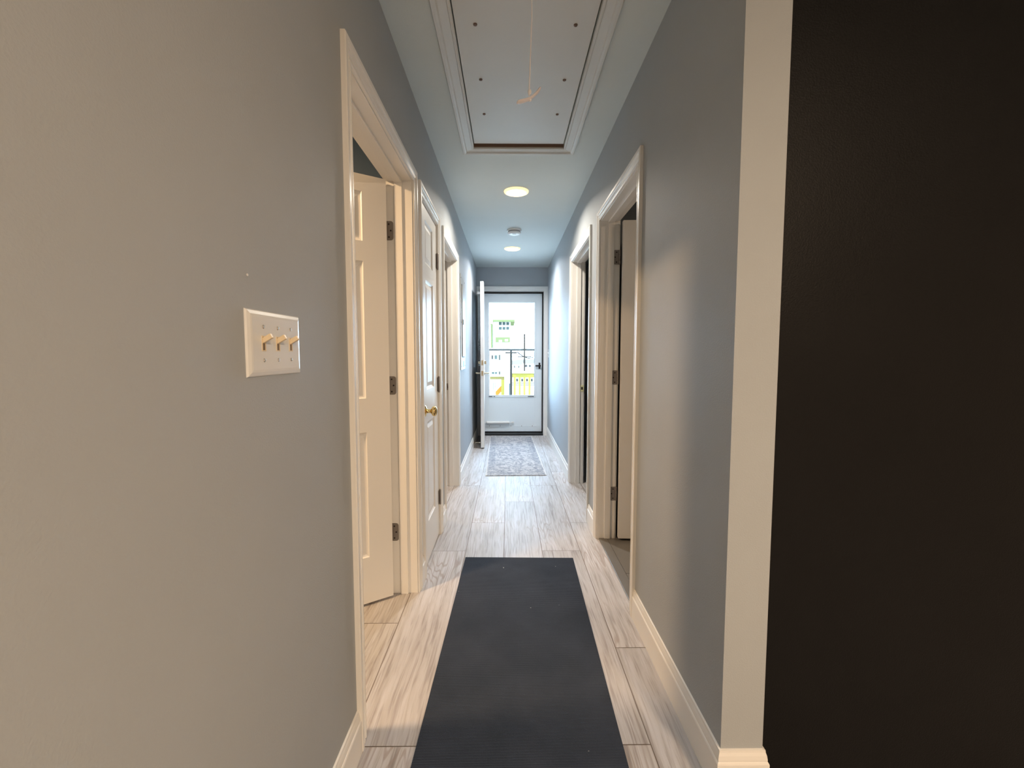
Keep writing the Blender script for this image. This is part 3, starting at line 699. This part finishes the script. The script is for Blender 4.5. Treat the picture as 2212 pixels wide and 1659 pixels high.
# ------------------------------------------------------------------ breaker panel on the left wall
bp_ = tag(empty('breaker_panel', (XL, 4.395, 1.50)), 'tall grey breaker panel set in the left wall before the exterior door', 'electrical panel')
m_ = MB(); m_.box(0, .008, -.190, .190, -.455, .455); m_.build('trim_plate', M_PANELBOX, bp_, bevel=.0015)
m_ = MB(); m_.box(.0081, .0095, -.130, .130, -.338, .368); m_.build('gap', M_BLUEGAP, bp_)
m_ = MB(); m_.box(.0096, .019, -.120, .120, -.326, .356); dr = m_.build('door', M_PANELBOX, bp_, bevel=.002)
m_ = MB(); m_.box(.019, .025, -.114, -.094, -.02, .03); m_.build('latch', M_BLACK, dr, bevel=.001)
m_ = MB(); m_.box(.0080, .0086, -.05, .10, -.430, -.370); o = m_.build('warning_label', mat('grey_label', (.15, .17, .18), .5), bp_)
for y in (-.165, .165):
    for z in (-.42, 0, .42):
        m_ = MB(); m_.lathe([(.006, .008), (.006, .009), (0, .0105)], (0, y, z), (1, 0, 0), n=12); m_.build('screw', M_DARKM, bp_)

# ------------------------------------------------------------------ spring door stop
ds = tag(empty('door_stop', (XL + .0135, 5.62, .060)), 'thin rod door stop on the left baseboard behind the open door', 'door stop')
m_ = MB(); m_.lathe([(0, 0), (.012, 0), (.012, .003), (.006, .006), (0.0045, .0065), (.0045, .070), (0, .070)], (0, 0, 0), (1, 0, 0), n=14)
m_.build('rod', M_NICKEL, ds, smooth=True)
m_ = MB(); m_.lathe([(0.0045, .068), (.008, .069), (.009, .080), (.006, .084), (0, .085)], (0, 0, 0), (1, 0, 0), n=14); m_.build('rubber_tip', M_PLASTIC, ds, smooth=True)

# ------------------------------------------------------------------ floor mat and rug
mt = MB(); Wm, Lm = .632, 1.86; n = int(Lm / .0026)
prof = []; y = -Lm / 2
while y < Lm / 2 - 1e-6:
    prof += [(y, .0034), (y + .0014, .0052), (y + .0032, .0052), (y + .0046, .0034)]; y += .0052
prof = [(min(p, Lm / 2), z) for p, z in prof]
A_ = [mt.bm.verts.new((-Wm / 2, p, z)) for p, z in prof]; B2 = [mt.bm.verts.new((Wm / 2, p, z)) for p, z in prof]
for k in range(len(A_) - 1): mt.bm.faces.new((A_[k], B2[k], B2[k + 1], A_[k + 1]))
a0, a1 = mt.bm.verts.new((-Wm / 2, -Lm / 2, .0005)), mt.bm.verts.new((Wm / 2, -Lm / 2, .0005)); b0, b1 = mt.bm.verts.new((-Wm / 2, Lm / 2, .0005)), mt.bm.verts.new((Wm / 2, Lm / 2, .0005))
mt.bm.faces.new((A_[0], a0, a1, B2[0])); mt.bm.faces.new((A_[-1], B2[-1], b1, b0)); mt.bm.faces.new([a0] + A_ + [b0]); mt.bm.faces.new([a1, b1] + B2[::-1]); mt.bm.faces.new((a0, b0, b1, a1))
mo = mt.build('floor_mat', M_MAT); mo.rotation_euler.z = R(-1.35); ang = R(-1.35)
mo.location = (.064 + math.sin(ang) * Lm / 2, 2.516 - math.cos(ang) * Lm / 2, .0002)
tag(mo, 'long charcoal ribbed foam mat laid down the hallway floor', 'mat')
Wr, Lr = .606, 2.055
rg = MB(); nx, ny = 12, 40
rg.box(-Wr / 2, Wr / 2, -Lr / 2, Lr / 2, .0006, .0060)
ro = rg.build('area_rug', rug_mat(Wr / 2, Lr / 2), bevel=.002); ro.location = (.0585, 5.300, .0002); ro.rotation_euler.z = R(1.1)
tag(ro, 'pale grey distressed runner rug with patterned border before the exterior door', 'rug')

# ------------------------------------------------------------------ outdoors (the hallway is one storey up)
F_ = 952.25
def at(u, v, d):
    """point at depth d seen at photo pixel (u, v) from the hallway's far end"""
    p = R(3.9015); y = R(.498); du, dw = (u - 1106) / F_, (v - 829.5) / F_
    dd = math.cos(p) - dw * math.sin(p); z = -dw * math.cos(p) - math.sin(p)
    X = du * math.cos(y) + dd * math.sin(y); Y = -du * math.sin(y) + dd * math.cos(y)
    return Vector((X / Y * d, d, CH + z / Y * d))
E_WHITE = mat('bright_white_siding', (.80, .80, .79), .7, bump=.1, scale=20)
E_EAVE = mat('pale_olive_trim', (0.0660, 0.0688, 0.0303), 1, spec=0)
E_WIN = mat('pale_blue_window', (0.0303, 0.0358, 0.0319), 1, spec=0)
E_GREY = mat('grey_shutter', (0.0303, 0.0253, 0.0220), 1, spec=0)
E_YEL = mat('yellow_painted_timber', (0.1100, 0.0853, 0.0193), 1, spec=0)
E_TAN = mat('tan_timber', (0.0715, 0.0550, 0.0193), 1, spec=0)
E_ORANGE = mat('orange_stair', (0.1650, 0.0660, 0.0110), 1, spec=0)
E_BLUE = mat('light_blue_panel', (0.0385, 0.0550, 0.0550), 1, spec=0)
E_POLE = mat('weathered_pole', (0.0165, 0.0143, 0.0121), 1, spec=0)
E_SAND = mat('pale_paving', (.55, .53, .48), .9, var=.1)
GZ = -4.2
g = MB(); g.box(-150, 150, 7.2, 400, GZ - .3, GZ); tag(g.build('ground', E_SAND), 'pale paved ground outdoors below the door', 'ground', kind='structure')
g = MB(); g.box(-1.3, 1.5, D + .145, D + 1.6, -.20, -.05); tag(g.build('landing', E_SAND), 'small landing outside the storm door', 'landing', kind='structure')
def wbox(mb, u0, v0, u1, v1, d, t0=-.05, t1=.0):
    a = at(u0, v0, d); b = at(u1, v1, d); mb.box(a.x, b.x, d + t0, d + t1, b.z, a.z)
# tall pale building, left of the pane
dd = 60.0
hb = tag(empty('apartment_building', (at(1085, 700, dd).x, dd + 4, GZ)), 'tall white building with olive eaves through the left half of the glass', 'building')
hi2 = -Vector(hb.location)
m_ = MB(); a = at(1030, 752, dd); b = at(1103, 700, dd); m_.box(a.x, b.x, dd, dd + 8, GZ, a.z)
a = at(1066, 694, dd); b = at(1106, 694, dd); m_.box(a.x, b.x - .2, dd + .05, dd + 8, at(0, 752, dd).z - .1, a.z)
m_.build('wall', E_WHITE, hb, loc=hi2)
m_ = MB(); a = at(1065, 691, dd); b = at(1112, 695.8, dd); m_.box(a.x - .05, b.x, dd - .8, dd + 8.3, b.z, a.z); m_.build('roof', E_EAVE, hb, loc=hi2)
m_ = MB(); a = at(1059, 698, dd); b = at(1063.5, 711, dd); m_.box(a.x, b.x, dd + 1, dd + 3, at(0, 753, dd).z, a.z); m_.build('chimney', E_EAVE, hb, loc=hi2)
for v0, v1 in ((696.5, 702), (706.5, 712)):
    for u0 in (1078, 1086, 1094):
        m_ = MB(); wbox(m_, u0 - .5, v0 - .4, u0 + 6, v1 + .4, dd + .05, -.06, .02); m_.build('window', E_WIN, hb, loc=hi2)
m_ = MB(); wbox(m_, 1070, 728, 1102, 740, dd, -.05, .02); o = m_.build('balcony_opening', E_EAVE, hb, loc=hi2)
for q_ in ((1078, 734.5, 1084, 738.5), (1091, 733, 1097, 737)): m_ = MB(); wbox(m_, *q_, dd, -.08, -.02); m_.build('balcony_panel', E_WHITE, hb, loc=hi2)
for (u0, v0, u1, v1, mm) in ((1061.5, 767, 1065.5, 776, E_GREY), (1068, 767, 1074, 776, E_WIN), (1077, 766, 1081, 778, E_GREY), (1062, 803, 1068, 808, E_WIN), (1069, 803, 1074, 808, E_WIN), (1077, 802, 1081, 809, E_GREY)):
    m_ = MB(); wbox(m_, u0, v0, u1, v1, dd, -.06, .02); m_.build('window' if mm is E_WIN else 'shutter', mm, hb, loc=hi2)
# houses farther right
def house(u0, u1, vt, vr, d, label, wins, roofm):
    a, b = at(u0, vt, d), at(u1, vt, d)
    h = tag(empty('house', ((a.x + b.x) / 2, d + 3, GZ)), label, 'house', group='pale houses far beyond the glass'); iv = -Vector(h.location)
    m_ = MB(); m_.box(a.x, b.x, d, d + 6, GZ, a.z); m_.build('wall', E_WHITE, h, loc=iv)
    m_ = MB(); zt = at(u0, vr, d).z; e = .25
    v_ = [m_.bm.verts.new(p) for p in ((a.x - e, d - e, a.z), (b.x + e, d - e, a.z), (b.x + e, d + 6 + e, a.z), (a.x - e, d + 6 + e, a.z), (a.x - e, d + 3, zt), (b.x + e, d + 3, zt))]
    for q in ((0, 1, 5, 4), (2, 3, 4, 5), (1, 2, 5), (3, 0, 4), (0, 3, 2, 1)): m_.bm.faces.new([v_[i] for i in q])
    m_.build('roof', roofm, h, loc=iv)
    for (x0, y0, x1, y1) in wins: m_ = MB(); wbox(m_, x0, y0, x1, y1, d, -.06, .02); m_.build('window', E_GREY, h, loc=iv)
E_ROOF = mat('pale_roof', (0.0770, 0.0660, 0.0550), 1, spec=0)
house(1107, 1126, 788, 779, 95, 'pale gabled house behind the utility pole seen through the glass', [(1110, 790, 1113, 795), (1119, 790, 1122, 795)], E_ROOF)
house(1117, 1131, 783, 777, 120, 'pale house with a low roof, just right of the pole through the glass', [(1118, 778.5, 1123, 782), (1125, 784, 1129, 787)], E_ROOF)
house(1134, 1154, 786, 776, 100, 'pale house at the far right edge of the glass', [(1134.5, 788, 1139, 793), (1142, 788, 1147, 793)], E_ROOF)
# utility poles
def pole(u, v0, d, label, arms):
    a = at(u, v0, d); r = tag(empty('utility_pole', (a.x, d, GZ)), label, 'utility pole'); iv = -Vector(r.location)
    m_ = MB(); m_.cyl((a.x, d, GZ), (a.x, d, a.z), .12, .10, 10); m_.build('pole', E_POLE, r, loc=iv)
    for dz, hw_ in arms: m_ = MB(); m_.box(a.x - hw_, a.x + hw_, d - .14, d - .04, a.z - dz - .06, a.z - dz + .06); m_.build('crossarm', E_POLE, r, loc=iv)
    return a
p1 = pole(1104, 757, 38, 'dark utility pole nearer the door, left of centre in the glass', ((.2, .5),))
p2 = pole(1133, 721, 58, 'thin tall utility pole right of centre in the glass', ((2.0, .25), (3.0, .9)))
wr = MB(); A0 = Vector((p1.x + .52, 38.0, p1.z - .12)); A1 = at(1152, 772, 44); pts = [A0.lerp(A1, k / 10) - Vector((0, 0, .25 * math.sin(math.pi * k / 10))) for k in range(11)]; wr.tube(pts, .05, 6)
tag(wr.build('power_line', E_POLE), 'sagging power line running right from the utility pole', 'power line')
# yellow porch at right
pd = 40.0; a = at(1106, 806, pd); b = at(1160, 806, pd)
po = tag(empty('porch', ((a.x + b.x) / 2, pd + 1, GZ)), 'yellow timber porch with posts low in the right of the glass', 'porch'); iv = -Vector(po.location)
m_ = MB(); wbox(m_, 1106, 806, 1160, 815.5, pd, 0, .12); m_.build('beam', E_YEL, po, loc=iv)
m_ = MB(); m_.box(a.x, b.x, pd - .15, pd + 2.6, a.z, a.z + .08); m_.build('porch_roof', E_WHITE, po, loc=iv)
m_ = MB(); m_.box(a.x, b.x, pd + 2.5, pd + 2.7, GZ, a.z); m_.build('back_wall', E_WHITE, po, loc=iv)
for u in (1112, 1122.5, 1133, 1144):
    x = at(u, 830, pd).x; m_ = MB(); m_.box(x - .095, x + .095, pd, pd + .19, GZ, at(u, 815.5, pd).z); m_.build('post', E_YEL, po, loc=iv)
for u in (1117, 1128, 1138.5, 1149):
    m_ = MB(); wbox(m_, u - 2, 818, u + 2, 824, pd + 2.5, -.06, .02); m_.build('window', E_GREY, po, loc=iv)
for v in (827, 831):
    m_ = MB(); wbox(m_, 1106, v, 1160, v + 1.5, pd, .02, .08); m_.build('railing', E_GREY, po, loc=iv)
# tan beam and stair at left
sdp = 42.0; a = at(1058, 813, sdp); b = at(1090, 820, sdp)
st = tag(empty('stair_tower', ((a.x + b.x) / 2, sdp + 1, GZ)), 'yellow stair landing with orange steps low in the left of the glass', 'staircase'); iv = -Vector(st.location)
m_ = MB(); m_.box(a.x, b.x, sdp, sdp + .15, b.z, a.z); m_.build('beam', E_TAN, st, loc=iv)
m_ = MB(); wbox(m_, 1082.5, 820, 1090, 900, sdp, 0, .3); m_.build('side_panel', E_YEL, st, loc=iv)
m_ = MB(); wbox(m_, 1064.5, 822, 1066, 845, sdp, 0, .12); wbox(m_, 1068.5, 824, 1070, 838, sdp, 0, .12); m_.build('post', E_POLE, st, loc=iv)
for k in range(7):
    q0 = at(1070 + k * 1.8, 847 - k * 2.0, sdp + .2); m_ = MB(); m_.box(q0.x, q0.x + .078, sdp + .2, sdp + 1.1, q0.z - .55, q0.z + .02); m_.build('step', E_ORANGE, st, loc=iv)
a = at(1099.5, 830, 41); b = at(1106, 830, 41)
m_ = MB(); m_.box(a.x, b.x, 41, 41.25, GZ, at(0, 829, 41).z)
o = tag(m_.build('water_slide', E_BLUE, bevel=.05), 'light blue upright panel between the stair and the yellow porch', 'panel')
o.name = 'privacy_panel'
